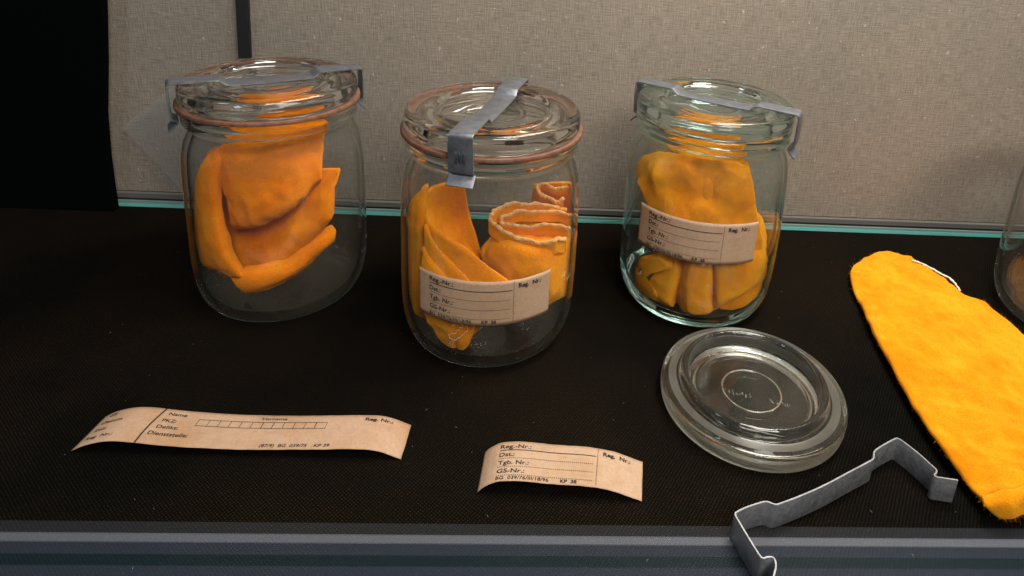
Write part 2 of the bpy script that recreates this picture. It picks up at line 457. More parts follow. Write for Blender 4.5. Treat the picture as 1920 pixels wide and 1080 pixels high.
# ------------------------------------------------------------------ print on paper
def text_mesh(txt, u0, u1, vbase, cap, bold=False, shear=0.0):
    c = bpy.data.curves.new('t', 'FONT'); c.body = txt; c.size = 1.0
    c.offset = 0.034 if bold else 0.018; c.resolution_u = 4; c.shear = shear
    o = bpy.data.objects.new('t', c); scene.collection.objects.link(o)
    dg = bpy.context.evaluated_depsgraph_get()
    me = o.evaluated_get(dg).to_mesh()
    v = np.array([vv.co[:] for vv in me.vertices]); f = [tuple(p.vertices) for p in me.polygons]
    o.evaluated_get(dg).to_mesh_clear()
    bpy.data.objects.remove(o); bpy.data.curves.remove(c)
    x0, x1 = v[:, 0].min(), v[:, 0].max()
    s = (u1-u0)/(x1-x0)
    return np.stack([u0+(v[:, 0]-x0)*s, vbase+v[:, 1]*cap/0.70], 1), f
def line_mesh(u0, v0, u1, v1, wd, dash=None):
    L = math.hypot(u1-u0, v1-v0); n = max(2, int(L/.0012)); V = []; Fc = []
    d = np.array([u1-u0, v1-v0])/L; q = np.array([-d[1], d[0]])*wd/2
    if dash:
        n = int(L/dash)
        for i in range(n):
            a = np.array([u0, v0])+d*(i*dash); b = a+d*dash*.55; k = len(V)
            V += [a-q, b-q, b+q, a+q]; Fc.append((k, k+1, k+2, k+3))
    else:
        for i in range(n+1):
            a = np.array([u0, v0])+d*L*i/n; V += [a-q, a+q]
        for i in range(n): Fc.append((2*i, 2*i+2, 2*i+3, 2*i+1))
    return np.array(V), Fc
def form_print(L, H, items_only=None):
    """the printed registration slip; v measured upward from the lower edge"""
    T = []; R = []
    def t(s, a, b, vb, cap, bold=False): T.append(text_mesh(s, a*L, b*L, (1-vb)*H, cap*H, bold))
    t('Reg.-Nr.:', .105, .295, .175, .098); t('Dst.:', .105, .198, .385, .098)
    t('Tgb. Nr.:', .105, .292, .590, .098); t('GS-Nr.:', .105, .272, .797, .098)
    t('BG  039/76/III/18/96', .105, .425, .955, .076, False); t('KP  38', .495, .595, .955, .076, True)
    t('Reg.  Nr.:', .745, .920, .185, .095, True)
    R.append(line_mesh(.105*L, (1-.225)*H, .700*L, (1-.225)*H, .00055))
    for vv in (.435, .645, .855): R.append(line_mesh(.105*L, (1-vv)*H, .700*L, (1-vv)*H, .00042, .0011))
    R.append(line_mesh(.712*L, .965*H, .712*L, .03*H, .00042, .0011))
    return T, R
def long_print(L, H):
    T = []; R = []
    def t(s, a, b, vb, cap, bold=False): T.append(text_mesh(s, a*L, b*L, (1-vb)*H, cap*H, bold))
    t('GK', .030, .060, .155, .085); t('Datum', .028, .094, .375, .085); t('Zeit:', .027, .068, .60, .085); t('Reg. Nr.:', .024, .108, .825, .085)
    t('Name', .222, .280, .175, .085); t('PKZ:', .218, .262, .37, .085); t('Delikt:', .216, .282, .55, .085); t('Dienststelle:', .207, .328, .745, .095)
    t('Vorname', .515, .600, .150, .075); t('Reg. Nr.:', .855, .945, .165, .085, True)
    t('(87/9)  BG  039/75', .560, .705, .935, .085); t('KP 39', .728, .775, .935, .085)
    a, b = .325*L, .735*L; top, bot = (1-.22)*H, (1-.40)*H
    R.append(line_mesh(a, top, b, top, .00034)); R.append(line_mesh(a, bot, b, bot, .00034))
    for i in range(13):
        x = a+(b-a)*i/12; R.append(line_mesh(x, top, x, bot, .00045 if i in (6, 7, 11) else .00032))
    pts = [(.203, 1.0), (.197, .75), (.193, .5), (.192, .25), (.194, 0.0)]
    for p, q in zip(pts[:-1], pts[1:]): R.append(line_mesh(p[0]*L, p[1]*H, q[0]*L, q[1]*H, .0009))
    return T, R
def apply_print(surf, T, R, parent, off):
    for (V, Fc) in T:
        link('lettering', [surf(a, b, off) for a, b in V], Fc, INK, parent, smooth=False)
    m = Mesh()
    for (V, Fc) in R:
        m.add([surf(a, b, off) for a, b in V], Fc)
    link('ruled_lines', m.v, m.f, INK, parent, smooth=False)
def sheet_paper(surf, L, H, nu, nv, th, mat, name, parent, wob=0.00015, seed=0):
    v = []
    for s_ in (th, 0.0):
        for i in range(nu+1):
            for j in range(nv+1):
                a, b = L*i/nu, H*j/nv
                # slightly irregular cut edges
                e = nz((i*.21+seed, j*.3, 0), 1.0)*wob*2
                a2 = a+(e if i in (0, nu) else 0); b2 = b+(e if j in (0, nv) else 0)
                v.append(surf(a2, b2, s_))
    n1 = (nu+1)*(nv+1); f = []
    ix = lambda i, j: i*(nv+1)+j
    for i in range(nu):
        for j in range(nv):
            q = (ix(i, j), ix(i+1, j), ix(i+1, j+1), ix(i, j+1))
            f.append(q); f.append(tuple(reversed([k+n1 for k in q])))
    for i in range(nu):
        f.append((ix(i, 0)+n1, ix(i+1, 0)+n1, ix(i+1, 0), ix(i, 0))); f.append((ix(i, nv), ix(i+1, nv), ix(i+1, nv)+n1, ix(i, nv)+n1))
    for j in range(nv):
        f.append((ix(0, j), ix(0, j+1), ix(0, j+1)+n1, ix(0, j)+n1)); f.append((ix(nu, j)+n1, ix(nu, j+1)+n1, ix(nu, j+1), ix(nu, j)))
    return v, f

# ------------------------------------------------------------------ jars
def make_jar(c, glass, lidglass, ring, clip_px, label, lean_z=0.0, closed=True):
    root = empty('preserving_jar', (c[0], c[1], 0))
    C3 = (c[0], c[1], 0)
    prof = np.concatenate([smooth_profile(OUT), smooth_profile(INN)])
    v, f = lathe(prof, C3, 144, flip=True, wob=.006)
    jb = link('jar_body', v, f, glass, root); jb.data.materials.append(GLASS_THICK_G if glass is GLASS_G else GLASS_THICK)
    for pl in jb.data.polygons:
        if pl.center.z > .1345 or pl.center.z < (.0100 if glass is GLASS_G else -1): pl.material_index = 1
    if not closed: return root, 0
    zl = .1493
    if ring:
        v, f = lathe(smooth_profile([(.0490, .1495), (.0580, .1494), (.0587, .1500), (.0589, .1508), (.0586, .1516), (.0578, .1521), (.0490, .1521), (.0489, .1508), (.0490, .1495)], 2), C3, 144, flip=True, wob=.012)
        link('rubber_ring', v, f, RUBBER, root); zl = .1522
    else: zl = .1496
    v, f = lathe(smooth_profile(LID, 3), (c[0], c[1], zl), 144)
    link('glass_lid', v, f, lidglass, root)
    a, b = at_z(*clip_px[0], zl+.0149), at_z(*clip_px[1], zl+.0149)
    d = (b-a)[:2]; d /= np.linalg.norm(d)
    side = np.array([-d[1], d[0], 0])
    P = [(c[0]+d[0]*s, c[1]+d[1]*s, zl+z) for s, z in clip_path()]
    v, f = strap(P, side, .0152, .0012, lambda t: 1.0+.06*(abs(t-.5) > .44)-.05*(abs(t-.5) < .3))
    o = link('spring_clip', v, f, STEEL, root); mark_sharp(o, 30)
    return root, zl

J1 = (-.1878, .4480); J2 = (-.0307, .4085); J3 = (.1271, .4556)
GRP = 'preserving jars with yellow cloths'
j1, z1 = make_jar(J1, GLASS, GLASS_LID, True, ((335, 158), (665, 130)), None)
tag(j1, 'closed glass jar without a paper label, clip across and rust red ring', 'jar', GRP)
j2, z2 = make_jar(J2, GLASS, GLASS_LID, True, ((862, 240), (960, 148)), None)
tag(j2, 'closed glass jar in the middle, clip pointing forward, red ring and paper label', 'jar', GRP)
ck = [q for q in j2.children if q.name.startswith('spring_clip')][0]
sm = Mesh(); a_, b_ = at_z(862, 240, z2+.0149), at_z(960, 148, z2+.0149); d_ = (a_-b_)[:2]; d_ /= np.linalg.norm(d_)
e_ = np.array([-d_[1], d_[0]]); rs_ = random.Random(4)
STAMP, _, _ = principled('stamped_shade', (.10, .11, .12), .5, .8)
for k_ in range(7):
    w0 = (k_-3)*.00085+rs_.uniform(-.0002, .0002); h0, h1 = rs_.uniform(-.003, -.0012), rs_.uniform(.0035, .0058)
    s0 = .0617+.0009
    p0 = [J2[0]+d_[0]*s0*.9935+e_[0]*w0, J2[1]+d_[1]*s0*.9935+e_[1]*w0]
    sm.tube([(p0[0], p0[1], z2+h0), (p0[0], p0[1], z2+(h0+h1)/2), (p0[0]-d_[0]*.0002, p0[1]-d_[1]*.0002, z2+h1)], .00013, 5)
for h_ in (-.0022, .0052):
    sm.tube([(J2[0]+d_[0]*.0613+e_[0]*t_*.0028, J2[1]+d_[1]*.0613+e_[1]*t_*.0028, z2+h_) for t_ in (-1, 0, 1)], .00016, 5)
link('stamped_mark', sm.v, sm.f, STAMP, ck)
j3, z3 = make_jar(J3, GLASS_G, GLASS_LID_G, False, ((1212, 143), (1490, 200)), None)
tag(j3, 'closed greenish glass jar with paper label and no red ring', 'jar', GRP)
J4 = (.432, .434)
j4, _ = make_jar(J4, GLASS, GLASS_LID, False, None, None, closed=False)
tag(j4, 'empty open glass jar cut off by the right edge', 'jar')

def jar_label(root, c, az0, az1, zt, zb, seed, slant=0.0, droop=0.0):
    R = .0598+.0004; L = math.radians(az1-az0)*R; H = zt-zb
    def surf(u, v, off):
        a = math.radians(az0)+u/R
        z = zb+v+slant*(u/L-.5)
        rr = R
        rr += off
        return (c[0]+rr*math.sin(a), c[1]-rr*math.cos(a), z)
    v, f = sheet_paper(surf, L, H, 60, 12, .00012, PAPER, 'paper_label', root, seed=seed)
    lab = link('paper_label', v, f, PAPER, root)
    T, Rl = form_print(L, H); apply_print(surf, T, Rl, lab, .00024)
jar_label(j2, J2, -41.8, 43.3, .0726, .0414, 1, 0.0)
jar_label(j3, J3, -60.3, 25.6, .0918, .0606, 5, .0008)

# ------------------------------------------------------------------ loose paper slips
def slip(name, corners, zprof, L, H, pr, mat, seed, label, group=None, twist=None):
    bl, tl, tr, br = [np.array(at_z(*q)) for q in corners]
    us, zs = zip(*zprof)
    def surf(u, v, off):
        a, b = u/L, v/H
        p = (1-a)*((1-b)*bl+b*tl)+a*((1-b)*br+b*tr)
        z = float(catz(a))
        z += (twist(a, b) if twist else 0)
        dz = (float(catz(min(1, a+.01)))-float(catz(max(0, a-.01))))/.02/L
        n = np.array([-dz, 0, 1]); n /= np.linalg.norm(n)
        return tuple(np.array([p[0], p[1], max(z, 0)+.0006])+n*off)
    dense = catmull(np.array([[u, z, 0] for u, z in zprof])[:, None, :], 200)[:, 0, :]
    def catz(a): return np.interp(a, dense[:, 0], dense[:, 1])
    o = None
    v, f = sheet_paper(surf, L, H, 90, 12, .00014, mat, name, None, seed=seed)
    o = link(name, v, f, mat, None, loc=tuple(bl*[1, 1, 0]))
    tag(o, label, 'paper slip', group)
    T, R = pr(L, H); apply_print(surf, T, R, o, .00030)
    return o
slip('paper_slip', ((895, 925), (909, 850), (1205, 868), (1203, 942)),
     [(0, 0), (.05, .0045), (.12, .0078), (.25, .0090), (.45, .0082), (.65, .0080), (.80, .0062), (.92, .0026), (1, 0)],
     .088, .0295, form_print, PAPER, 3, 'short curled paper slip printed Dst. and Tgb. Nr. on the black fabric', 'loose paper slips')
slip('paper_slip', ((133, 848), (198, 783), (771, 799), (752, 863)),
     [(0, 0), (.04, .0038), (.10, .0070), (.17, .0072), (.30, .0050), (.50, .0040), (.70, .0050), (.86, .0062), (.93, .0050), (1, 0)],
     .174, .0290, long_print, PAPER_B, 9, 'long curled paper slip with Name and Datum fields and a row of boxes', 'loose paper slips')

# ------------------------------------------------------------------ loose lid and clip
lc = at_z(1, 1, 0); LC = (.1404, .3356)
prof = smooth_profile(LID, 3).copy(); prof[:, 1] = LTOP+.0001-prof[:, 1]
v, f = lathe(prof, (LC[0], LC[1], 0), 160, flip=True, wob=.002)
o = link('glass_cover', v, f, GLASS_LOOSE, None, loc=(LC[0], LC[1], 0))
tag(o, 'round clear glass jar lid lying upside down on the black fabric', 'lid')
FROST = glass_mat('ground_glass', (0.9, 0.95, 0.9), thin=0.0, rough=0.35, edge=(0.96, 0.98, 0.955), dust_haze=0.22)
o.data.materials.append(FROST)
for pl in o.data.polygons:
    rr_ = math.hypot(pl.center.x, pl.center.y); zz_ = pl.center.z
    if (.0475 < rr_ < .0520 and zz_ > .0110) or (rr_ > .0556 and .0012 < zz_ < .0112): pl.material_index = 1
mk = Mesh()
rnd = random.Random(3)
def scratch(px, py, n, sp, zz):
    for i in range(n):
        p = at_z(px+(i-n/2)*sp+rnd.uniform(-2, 2), py+(i-n/2)*sp*.2+rnd.uniform(-3, 3), zz)
        d = np.array([rnd.uniform(-1, 1)*.0007, rnd.uniform(.4, 1)*.0018, 0])*rnd.uniform(.4, 1.2)
        mk.tube([p-d, p+d*.2, p+d], [.00008, .00016, .00006], 5)
ztop = LTOP-.0051+.0003
scratch(1385, 737, 14, 4, ztop); scratch(1466, 757, 8, 5, ztop)
MARK, _, _ = principled('frosted_mark', (.32, .33, .31), .4)
link('embossed_mark', mk.v, mk.f, MARK, o)

cp = [(1447, 1092), (1455, 1062), (1451, 1046), (1440, 1044), (1431, 1046), (1424, 1040), (1405, 1010), (1386, 978), (1379.5, 966), (1381, 960), (1402, 950), (1430, 941),
      (1441, 941), (1452, 945), (1462, 944), (1502, 929), (1547, 909), (1592, 885), (1628, 866), (1638, 859), (1640, 846), (1655, 835), (1677, 823), (1684, 822), (1694, 828), (1720, 848),
      (1748, 873), (1756, 881), (1755, 887), (1752, 890), (1757, 894), (1770, 896), (1796, 900)]
CW = .0152
P = []
for q in cp:
    p = at_z(*q, CW+.0012); P.append((p[0], p[1], .0012+CW/2))
v, f = strap(P, (0, 0, 1), CW, .0010)
o = link('spring_clip', v, f, STEEL_L, None, loc=(P[15][0], P[15][1], 0)); mark_sharp(o, 30)
tag(o, 'loose bent metal spring clip lying on its side before the loose lid', 'clip')

# ------------------------------------------------------------------ cloths
def patch(mesh, grid, th=.0026, nu=44, nv=44, amp=.0011, seed=0.0, clampc=None, keep=None, marg=0.0):
    G = np.asarray(grid, float)
    A = catmull(G, nu)                                   # (nu, k, 3)
    A = catmull(A.transpose(1, 0, 2), nv).transpose(1, 0, 2)
    du = np.gradient(A, axis=0); dv = np.gradient(A, axis=1)
    Nn = np.cross(du, dv); Nn /= (np.linalg.norm(Nn, axis=2)[..., None]+1e-12)
    B = A.copy()
    for i in range(nu):
        for j in range(nv):
            q3 = A[i, j]*[1, 1, .55]
            d = nz(A[i, j], 55, seed)*amp+nz(A[i, j], 140, seed+3)*amp*.5-abs(nz(q3, 75, seed+7))*amp*1.3+nz(A[i, j], 420, seed+5)*.00010
            B[i, j] += Nn[i, j]*d
    ii = np.minimum(np.arange(nu), np.arange(nu)[::-1])[:, None]*np.linalg.norm(du, axis=2)
    jj = np.minimum(np.arange(nv), np.arange(nv)[::-1])[None, :]*np.linalg.norm(dv, axis=2)
    e = np.clip(np.minimum(ii, jj)/(th*.7), 0, 1); prof = np.sqrt(np.clip(1-(1-e)**2, 0, 1))*th/2
    top = B+Nn*prof[..., None]; bot = B-Nn*prof[..., None]
    def cl(Q):
        if clampc is None:
            Q[..., 2] = np.maximum(Q[..., 2], .0006); return Q
        for i in range(nu):
            for j in range(nv):
                x, y, z = Q[i, j]; z = max(z, .0075+.0006); R = rin(z)-marg
                dx, dy = x-clampc[0], y-clampc[1]; r = math.hypot(dx, dy)
                if r > R: dx, dy = dx*R/r, dy*R/r
                Q[i, j] = (clampc[0]+dx, clampc[1]+dy, z)
        return Q
    top = cl(top); bot = cl(bot)
    V = list(top.reshape(-1, 3)); n = nu*nv; ibot = {}
    for i in range(nu):
        for j in range(nv):
            if i in (0, nu-1) or j in (0, nv-1): ibot[i, j] = i*nv+j
            else: ibot[i, j] = len(V); V.append(bot[i, j])
    Fc = []
    for i in range(nu-1):
        for j in range(nv-1):
            Fc.append((i*nv+j, (i+1)*nv+j, (i+1)*nv+j+1, i*nv+j+1))
            Fc.append((ibot[i, j], ibot[i, j+1], ibot[i+1, j+1], ibot[i+1, j]))
    mesh.add(V, Fc)
    return top, Nn
def fuzz(mesh, count, length, wid, seed=1, clampc=None):
    rs = np.random.RandomState(seed)
    V = np.array(mesh.v); Fc = [q for q in mesh.f if len(q) == 4]; Fa = np.array(Fc)
    a, b, c, d = V[Fa[:, 0]], V[Fa[:, 1]], V[Fa[:, 2]], V[Fa[:, 3]]
    n = np.cross(c-a, d-b); ar = np.linalg.norm(n, axis=1); n /= ar[:, None]+1e-15
    k = rs.choice(len(Fa), count, p=ar/ar.sum())
    s, t = rs.rand(count, 1), rs.rand(count, 1)
    p = (1-s)*((1-t)*a[k]+t*d[k])+s*((1-t)*b[k]+t*c[k])
    dr = n[k]*rs.choice([1, -1], (count, 1))*.55+rs.randn(count, 3)*.65
    dr /= np.linalg.norm(dr, axis=1)[:, None]
    ln = length*(.35+rs.rand(count, 1)**2*1.3)
    q = np.cross(dr, rs.randn(count, 3)); q /= np.linalg.norm(q, axis=1)[:, None]
    mid = p+dr*ln*.55+rs.randn(count, 3)*ln*.10; tip = mid+dr*ln*.5+rs.randn(count, 3)*ln*.30
    if clampc is not None:
        for Q in (mid, tip):
            r = np.hypot(Q[:, 0]-clampc[0], Q[:, 1]-clampc[1]); R = np.array([rin(z)+.0004 for z in Q[:, 2]])
            sc = np.minimum(1, R/np.maximum(r, 1e-9))
            Q[:, 0] = clampc[0]+(Q[:, 0]-clampc[0])*sc; Q[:, 1] = clampc[1]+(Q[:, 1]-clampc[1])*sc
    w0 = wid
    base = len(mesh.v)
    allv = np.stack([p-q*w0, p+q*w0, mid+q*w0*.8, mid-q*w0*.8, tip], 1).reshape(-1, 3)
    mesh.v += [tuple(x) for x in allv]
    for i in range(count):
        o_ = base+i*5; mesh.f.append((o_, o_+1, o_+2, o_+3)); mesh.f.append((o_+3, o_+2, o_+4))

def grid_y(c, rows):
    """control rows of (px, py, depth behind the jar axis) """
    return [[at_y(x, y, c[1]+d) for (x, y, d) in r] for r in rows]

# --- cloth in the left jar
c1 = Mesh()
patch(c1, grid_y(J1, [   # main panel from the lid down, folded back under along a slanting edge
    [(470, 205, .012), (520, 175, .026), (570, 170, .030), (612, 182, .022)],
    [(425, 262, -.024), (480, 255, -.030), (545, 250, -.030), (608, 238, -.016)],
    [(400, 288, -.034), (470, 300, -.040), (545, 296, -.037), (607, 282, -.020)],
    [(412, 340, -.034), (470, 345, -.041), (545, 332, -.038), (606, 306, -.024)],
    [(424, 385, -.033), (476, 388, -.043), (546, 365, -.040), (604, 322, -.026)],
    [(432, 418, -.030), (480, 418, -.042), (548, 385, -.038), (602, 332, -.024)],
    [(438, 426, -.018), (484, 424, -.028), (548, 390, -.024), (598, 336, -.012)],
    [(446, 415, .000), (486, 408, -.008), (545, 380, -.006), (592, 328, .002)]]), seed=1.0, clampc=J1, amp=.0014, th=.0028, nu=70)
patch(c1, grid_y(J1, [   # shaded panel below with the flap rising at the right
    [(428, 375, .004), (520, 345, .000), (592, 318, -.012), (638, 314, -.022)],
    [(436, 425, -.006), (520, 410, -.014), (590, 375, -.026), (640, 352, -.030)],
    [(446, 468, -.014), (515, 465, -.026), (575, 432, -.034), (634, 392, -.030)],
    [(456, 506, -.018), (512, 506, -.030), (552, 480, -.032), (598, 440, -.024)]]), seed=2.0, clampc=J1, amp=.0014, th=.0027)
patch(c1, grid_y(J1, [   # bottom fold
    [(418, 498, -.020), (470, 500, -.026), (540, 480, -.030), (590, 440, -.026), (622, 420, -.018)],
    [(428, 515, -.032), (480, 515, -.040), (545, 500, -.042), (595, 460, -.036), (630, 432, -.024)],
    [(446, 540, -.036), (490, 536, -.044), (548, 512, -.044), (595, 474, -.036), (628, 446, -.024)],
    [(460, 552, -.028), (495, 544, -.034), (548, 518, -.034), (592, 480, -.028), (622, 450, -.016)]]), seed=3.0, clampc=J1, amp=.0010, th=.0027)
patch(c1, grid_y(J1, [   # rounded fold down the left side
    [(392, 296, .000), (398, 280, -.016), (412, 276, -.030), (424, 290, -.030)],
    [(372, 335, -.004), (380, 325, -.030), (402, 320, -.042), (416, 330, -.030)],
    [(364, 400, -.006), (376, 400, -.034), (400, 398, -.046), (419, 400, -.030)],
    [(366, 455, -.008), (384, 462, -.036), (410, 458, -.046), (432, 452, -.030)],
    [(382, 495, -.012), (404, 498, -.038), (430, 496, -.044), (448, 488, -.030)],
    [(425, 512, -.020), (440, 520, -.036), (455, 520, -.038), (460, 510, -.026)]]), seed=4.0, clampc=J1, amp=.0012, th=.0029)
patch(c1, grid_y(J1, [   # inner layer seen between the folds
    [(412, 300, .012), (440, 300, .004), (470, 310, -.004)],
    [(412, 380, .006), (440, 390, -.004), (470, 400, -.010)],
    [(425, 450, -.002), (445, 460, -.012), (475, 465, -.018)],
    [(440, 500, -.010), (455, 505, -.018), (480, 505, -.022)]]), seed=5.0, clampc=J1)
fuzz(c1, 38000, .0014, .00005, 1, J1)
o = link('yellow_cloth', c1.v, c1.f, ORANGE, None, loc=(J1[0], J1[1], .008))
tag(o, 'orange yellow flannel cloth folded inside the leftmost jar', 'cloth', 'yellow cloths')

# --- cloth in the middle jar
c2 = Mesh(); hem = Mesh(); SEAMS = []
def seam():
    SEAMS.append(Mesh()); return SEAMS[-1]
patch(c2, grid_y(J2, [   # inner wall of the left fold
    [(795, 362, -.012), (818, 345, .006), (846, 342, .016), (872, 350, .018)],
    [(792, 410, -.014), (825, 400, .008), (855, 400, .018), (880, 400, .018)],
    [(800, 450, -.016), (835, 450, .004), (865, 450, .012), (892, 440, .012)],
    [(810, 500, -.020), (840, 500, -.008), (880, 500, .002), (905, 480, .008)]]), seed=11, clampc=J2, th=.003)
def on_glass(c, px, py, m):
    """point on the line of sight lying m inside the inner wall of the jar"""
    D = ray(px, py); ox, oy = -c[0], -c[1]; z = .07
    for _ in range(4):
        R = rin(z)-m; a = D[0]**2+D[1]**2; b = ox*D[0]+oy*D[1]; q = ox*ox+oy*oy-R*R
        t = (-b-math.sqrt(max(b*b-a*q, 0)))/a; z = CAM_H+t*D[2]
    return CO+D*t
def grid_g(c, rows): return [[on_glass(c, x, y, m) for (x, y, m) in r] for r in rows]
patch(c2, grid_g(J2, [   # cloth pressed against the left wall
    [(774, 372, .004), (786, 356, .005), (798, 347, .008), (806, 344, .012)],
    [(764, 410, .002), (774, 405, .003), (786, 400, .005), (799, 395, .010)],
    [(762, 460, .002), (772, 460, .003), (785, 458, .006), (800, 455, .011)],
    [(764, 530, .002), (774, 530, .003), (788, 530, .007), (806, 530, .012)],
    [(776, 590, .003), (786, 598, .004), (800, 602, .008), (818, 604, .012)]]), seed=12, clampc=J2, th=.0024, amp=.0014, marg=.0004)
def front_fold(topl, botl, m, seed):
    n = len(topl); rows = [[], [], [], [], []]
    for k, (a, b) in enumerate(zip(topl, botl)):
        rows[0].append((a[0]+3, a[1]+9, m+.0065)); rows[1].append((a[0], a[1], m+.0022))
        rows[2].append((a[0]-1, a[1]+7, m))
        rows[3].append(((a[0]+b[0])/2, (a[1]+b[1])/2, m-.0006)); rows[4].append((b[0], b[1], m+.001))
    top, Nn = patch(c2, grid_g(J2, rows), seed=seed, clampc=J2, th=.0024, amp=.0010, nu=40, nv=70, marg=.0002)
    line = catmull(np.array([on_glass(J2, x, y, m+.0012) for x, y in topl])[:, None, :], 110)[:, 0, :]
    view = (CO-line.mean(0)); view /= np.linalg.norm(view)
    seam().tube([p+view*.0006+np.array([0, 0, 1])*(.0004*math.sin(i*.9)+nz(p, 500, seed)*.0006) for i, p in enumerate(line)], .00016, 5)
front_fold([(799, 352), (797, 385), (806, 418), (835, 446), (868, 465), (905, 492), (955, 530)], [(790, 420), (792, 480), (812, 520), (845, 560), (880, 590), (915, 600), (962, 600)], .0100, 13)
front_fold([(797, 420), (812, 452), (836, 484), (866, 512), (896, 545)], [(792, 500), (806, 545), (832, 575), (862, 592), (894, 604)], .0062, 14)
front_fold([(794, 462), (806, 486), (822, 506), (838, 524), (854, 548)], [(788, 540), (800, 566), (815, 585), (832, 598), (850, 606)], .0026, 15)
patch(c2, grid_y(J2, [   # clump under the label
    [(792, 560, -.038), (830, 570, -.042), (870, 580, -.040), (915, 590, -.030)],
    [(800, 600, -.036), (830, 605, -.044), (865, 610, -.042), (905, 608, -.030)],
    [(822, 635, -.032), (842, 638, -.042), (866, 635, -.040), (888, 625, -.030)],
    [(838, 652, -.028), (848, 656, -.036), (860, 650, -.034), (876, 640, -.026)]]), seed=16, clampc=J2, th=.0045, amp=.002)
patch(c2, grid_y(J2, [
    [(855, 600, -.040), (872, 604, -.046), (890, 606, -.042)], [(852, 630, -.040), (868, 632, -.046), (886, 622, -.040)], [(856, 652, -.036), (866, 655, -.040), (878, 640, -.036)]]), seed=17, clampc=J2, th=.0045, nu=24, nv=24, marg=.001)
patch(c2, grid_y(J2, [   # big bulge on the right
    [(925, 440, .010), (960, 425, .010), (1020, 420, .010), (1075, 430, .010)],
    [(905, 468, -.010), (950, 455, -.026), (1020, 458, -.030), (1082, 455, -.004)],
    [(908, 505, -.014), (955, 505, -.034), (1025, 508, -.036), (1086, 500, -.006)],
    [(930, 550, -.014), (970, 555, -.034), (1030, 552, -.032), (1078, 535, -.008)],
    [(960, 590, -.006), (990, 585, -.024), (1030, 570, -.022), (1060, 550, -.006)]]), seed=18, clampc=J2, th=.0029, amp=.0016)
patch(c2, grid_y(J2, [   # layer behind at the far right, up to the shoulder
    [(1000, 345, .034), (1040, 340, .026), (1072, 342, .006)],
    [(990, 390, .036), (1045, 390, .026), (1082, 390, .004)],
    [(960, 440, .034), (1040, 440, .020), (1088, 440, .000)],
    [(950, 500, .026), (1040, 500, .010), (1088, 500, -.004)]]), seed=19, clampc=J2, th=.003)
def hemline(c, pts, seed, depth=36, back=.016, tr_=.0013, clamp=True):
    """ribbon of cloth hanging from a pale hem with an overlock seam"""
    pts = [tuple(q) for q in catmull(np.array(pts, float)[:, None, :], len(pts)*3)[:, 0, :]]
    pts = [(x+1.2*math.sin(i*1.7+seed), y+1.5*math.sin(i*1.25+seed*2)+.8*math.sin(i*2.3), d+.0006*math.sin(i*.9+seed)) for i, (x, y, d) in enumerate(pts)]
    P0 = np.array([at_y(x, y, c[1]+d) for x, y, d in pts])
    low = np.array([at_y(x, y+depth, c[1]+d+back*.6) for x, y, d in pts])
    mid = np.array([at_y(x, y+depth*.4, c[1]+d+.002) for x, y, d in pts])
    top, Nn = patch(c2, [P0, mid, low], th=.0026, nu=18, nv=70, seed=seed, clampc=c, amp=.0007)
    line = top[0]; n = len(line)
    rad = [tr_*(1+.22*math.sin(i*1.55)) for i in range(n)]
    dense = catmull(line[:, None, :], n*3)[:, 0, :]
    rad = [tr_*(1+.20*math.sin(i*.62)+.08*math.sin(i*.23)) for i in range(len(dense))]
    hem.tube(dense, rad, 8)
    # overlock thread: zigzag and running edge on the camera side of the hem
    z = []
    view = (CO-dense.mean(0)); view /= np.linalg.norm(view)
    for i in range(0, len(dense)):
        ph = (i % 9)/9.0; s_ = 1 if (i//9) % 2 else -1
        z.append(dense[i]+view*tr_*.95+np.array([0, 0, 1])*tr_*.85*math.cos(i*.62+1.0))
    seam().tube(z, .00022, 5)
    seam().tube([p+view*tr_*.45-np.array([0, 0, 1])*tr_*1.05+np.array([nz(p, 400)*.0004, 0, nz(p, 400, 5)*.0004]) for p in dense], .00020, 5)
hemline(J2, [(1066, 352, .010), (1040, 352, .016), (1014, 346, .022), (1004, 352, .020), (1020, 366, .012), (1042, 378, .004), (1058, 372, .002)], 21, depth=22)
hemline(J2, [(1062, 392, .002), (1030, 386, .000), (985, 381, -.004), (950, 383, -.010), (926, 396, -.016), (920, 412, -.018), (938, 430, -.024), (975, 446, -.030), (1010, 455, -.034), (1045, 452, -.034), (1076, 450, -.026)], 22, depth=26, back=.004)
hemline(J2, [(1076, 404, -.006), (1030, 396, -.008), (985, 396, -.012), (952, 402, -.016), (938, 412, -.018), (948, 422, -.020), (990, 424, -.022), (1035, 422, -.022), (1074, 426, -.018)], 23, depth=20, back=.004, tr_=.0011)
# pale running threads on the left folds
def thread_line(c, pts, mesh, rad=.00022, wig=.0005, seed=0):
    P0 = catmull(np.array([at_y(x, y, c[1]+d) for x, y, d in pts])[:, None, :], len(pts)*14)[:, 0, :]
    out_ = []
    for i, p in enumerate(P0):
        q = p+np.array([nz(p, 500, seed)*wig*2, 0, math.sin(i*.9)*wig*.6+nz(p, 300, seed+4)*wig])
        R = rin(q[2])-.0002; dx, dy = q[0]-c[0], q[1]-c[1]; r = math.hypot(dx, dy)
        if r > R: q[0], q[1] = c[0]+dx*R/r, c[1]+dy*R/r
        out_.append(q)
    mesh.tube(out_, rad, 5)
thread_line(J2, [(846, 612, -.052), (858, 604, -.052), (866, 612, -.052), (852, 624, -.052), (838, 630, -.052), (846, 640, -.052), (838, 650, -.050)], seam(), .00026, .0008, seed=3)
thread_line(J2, [(872, 604, -.052), (876, 618, -.052), (862, 634, -.052), (850, 640, -.052), (848, 652, -.050)], seam(), .00026, .0008, seed=5)
fuzz(c2, 38000, .0012, .00005, 2, J2)
o = link('yellow_cloth', c2.v, c2.f, GOLD, None, loc=(J2[0], J2[1], .008))
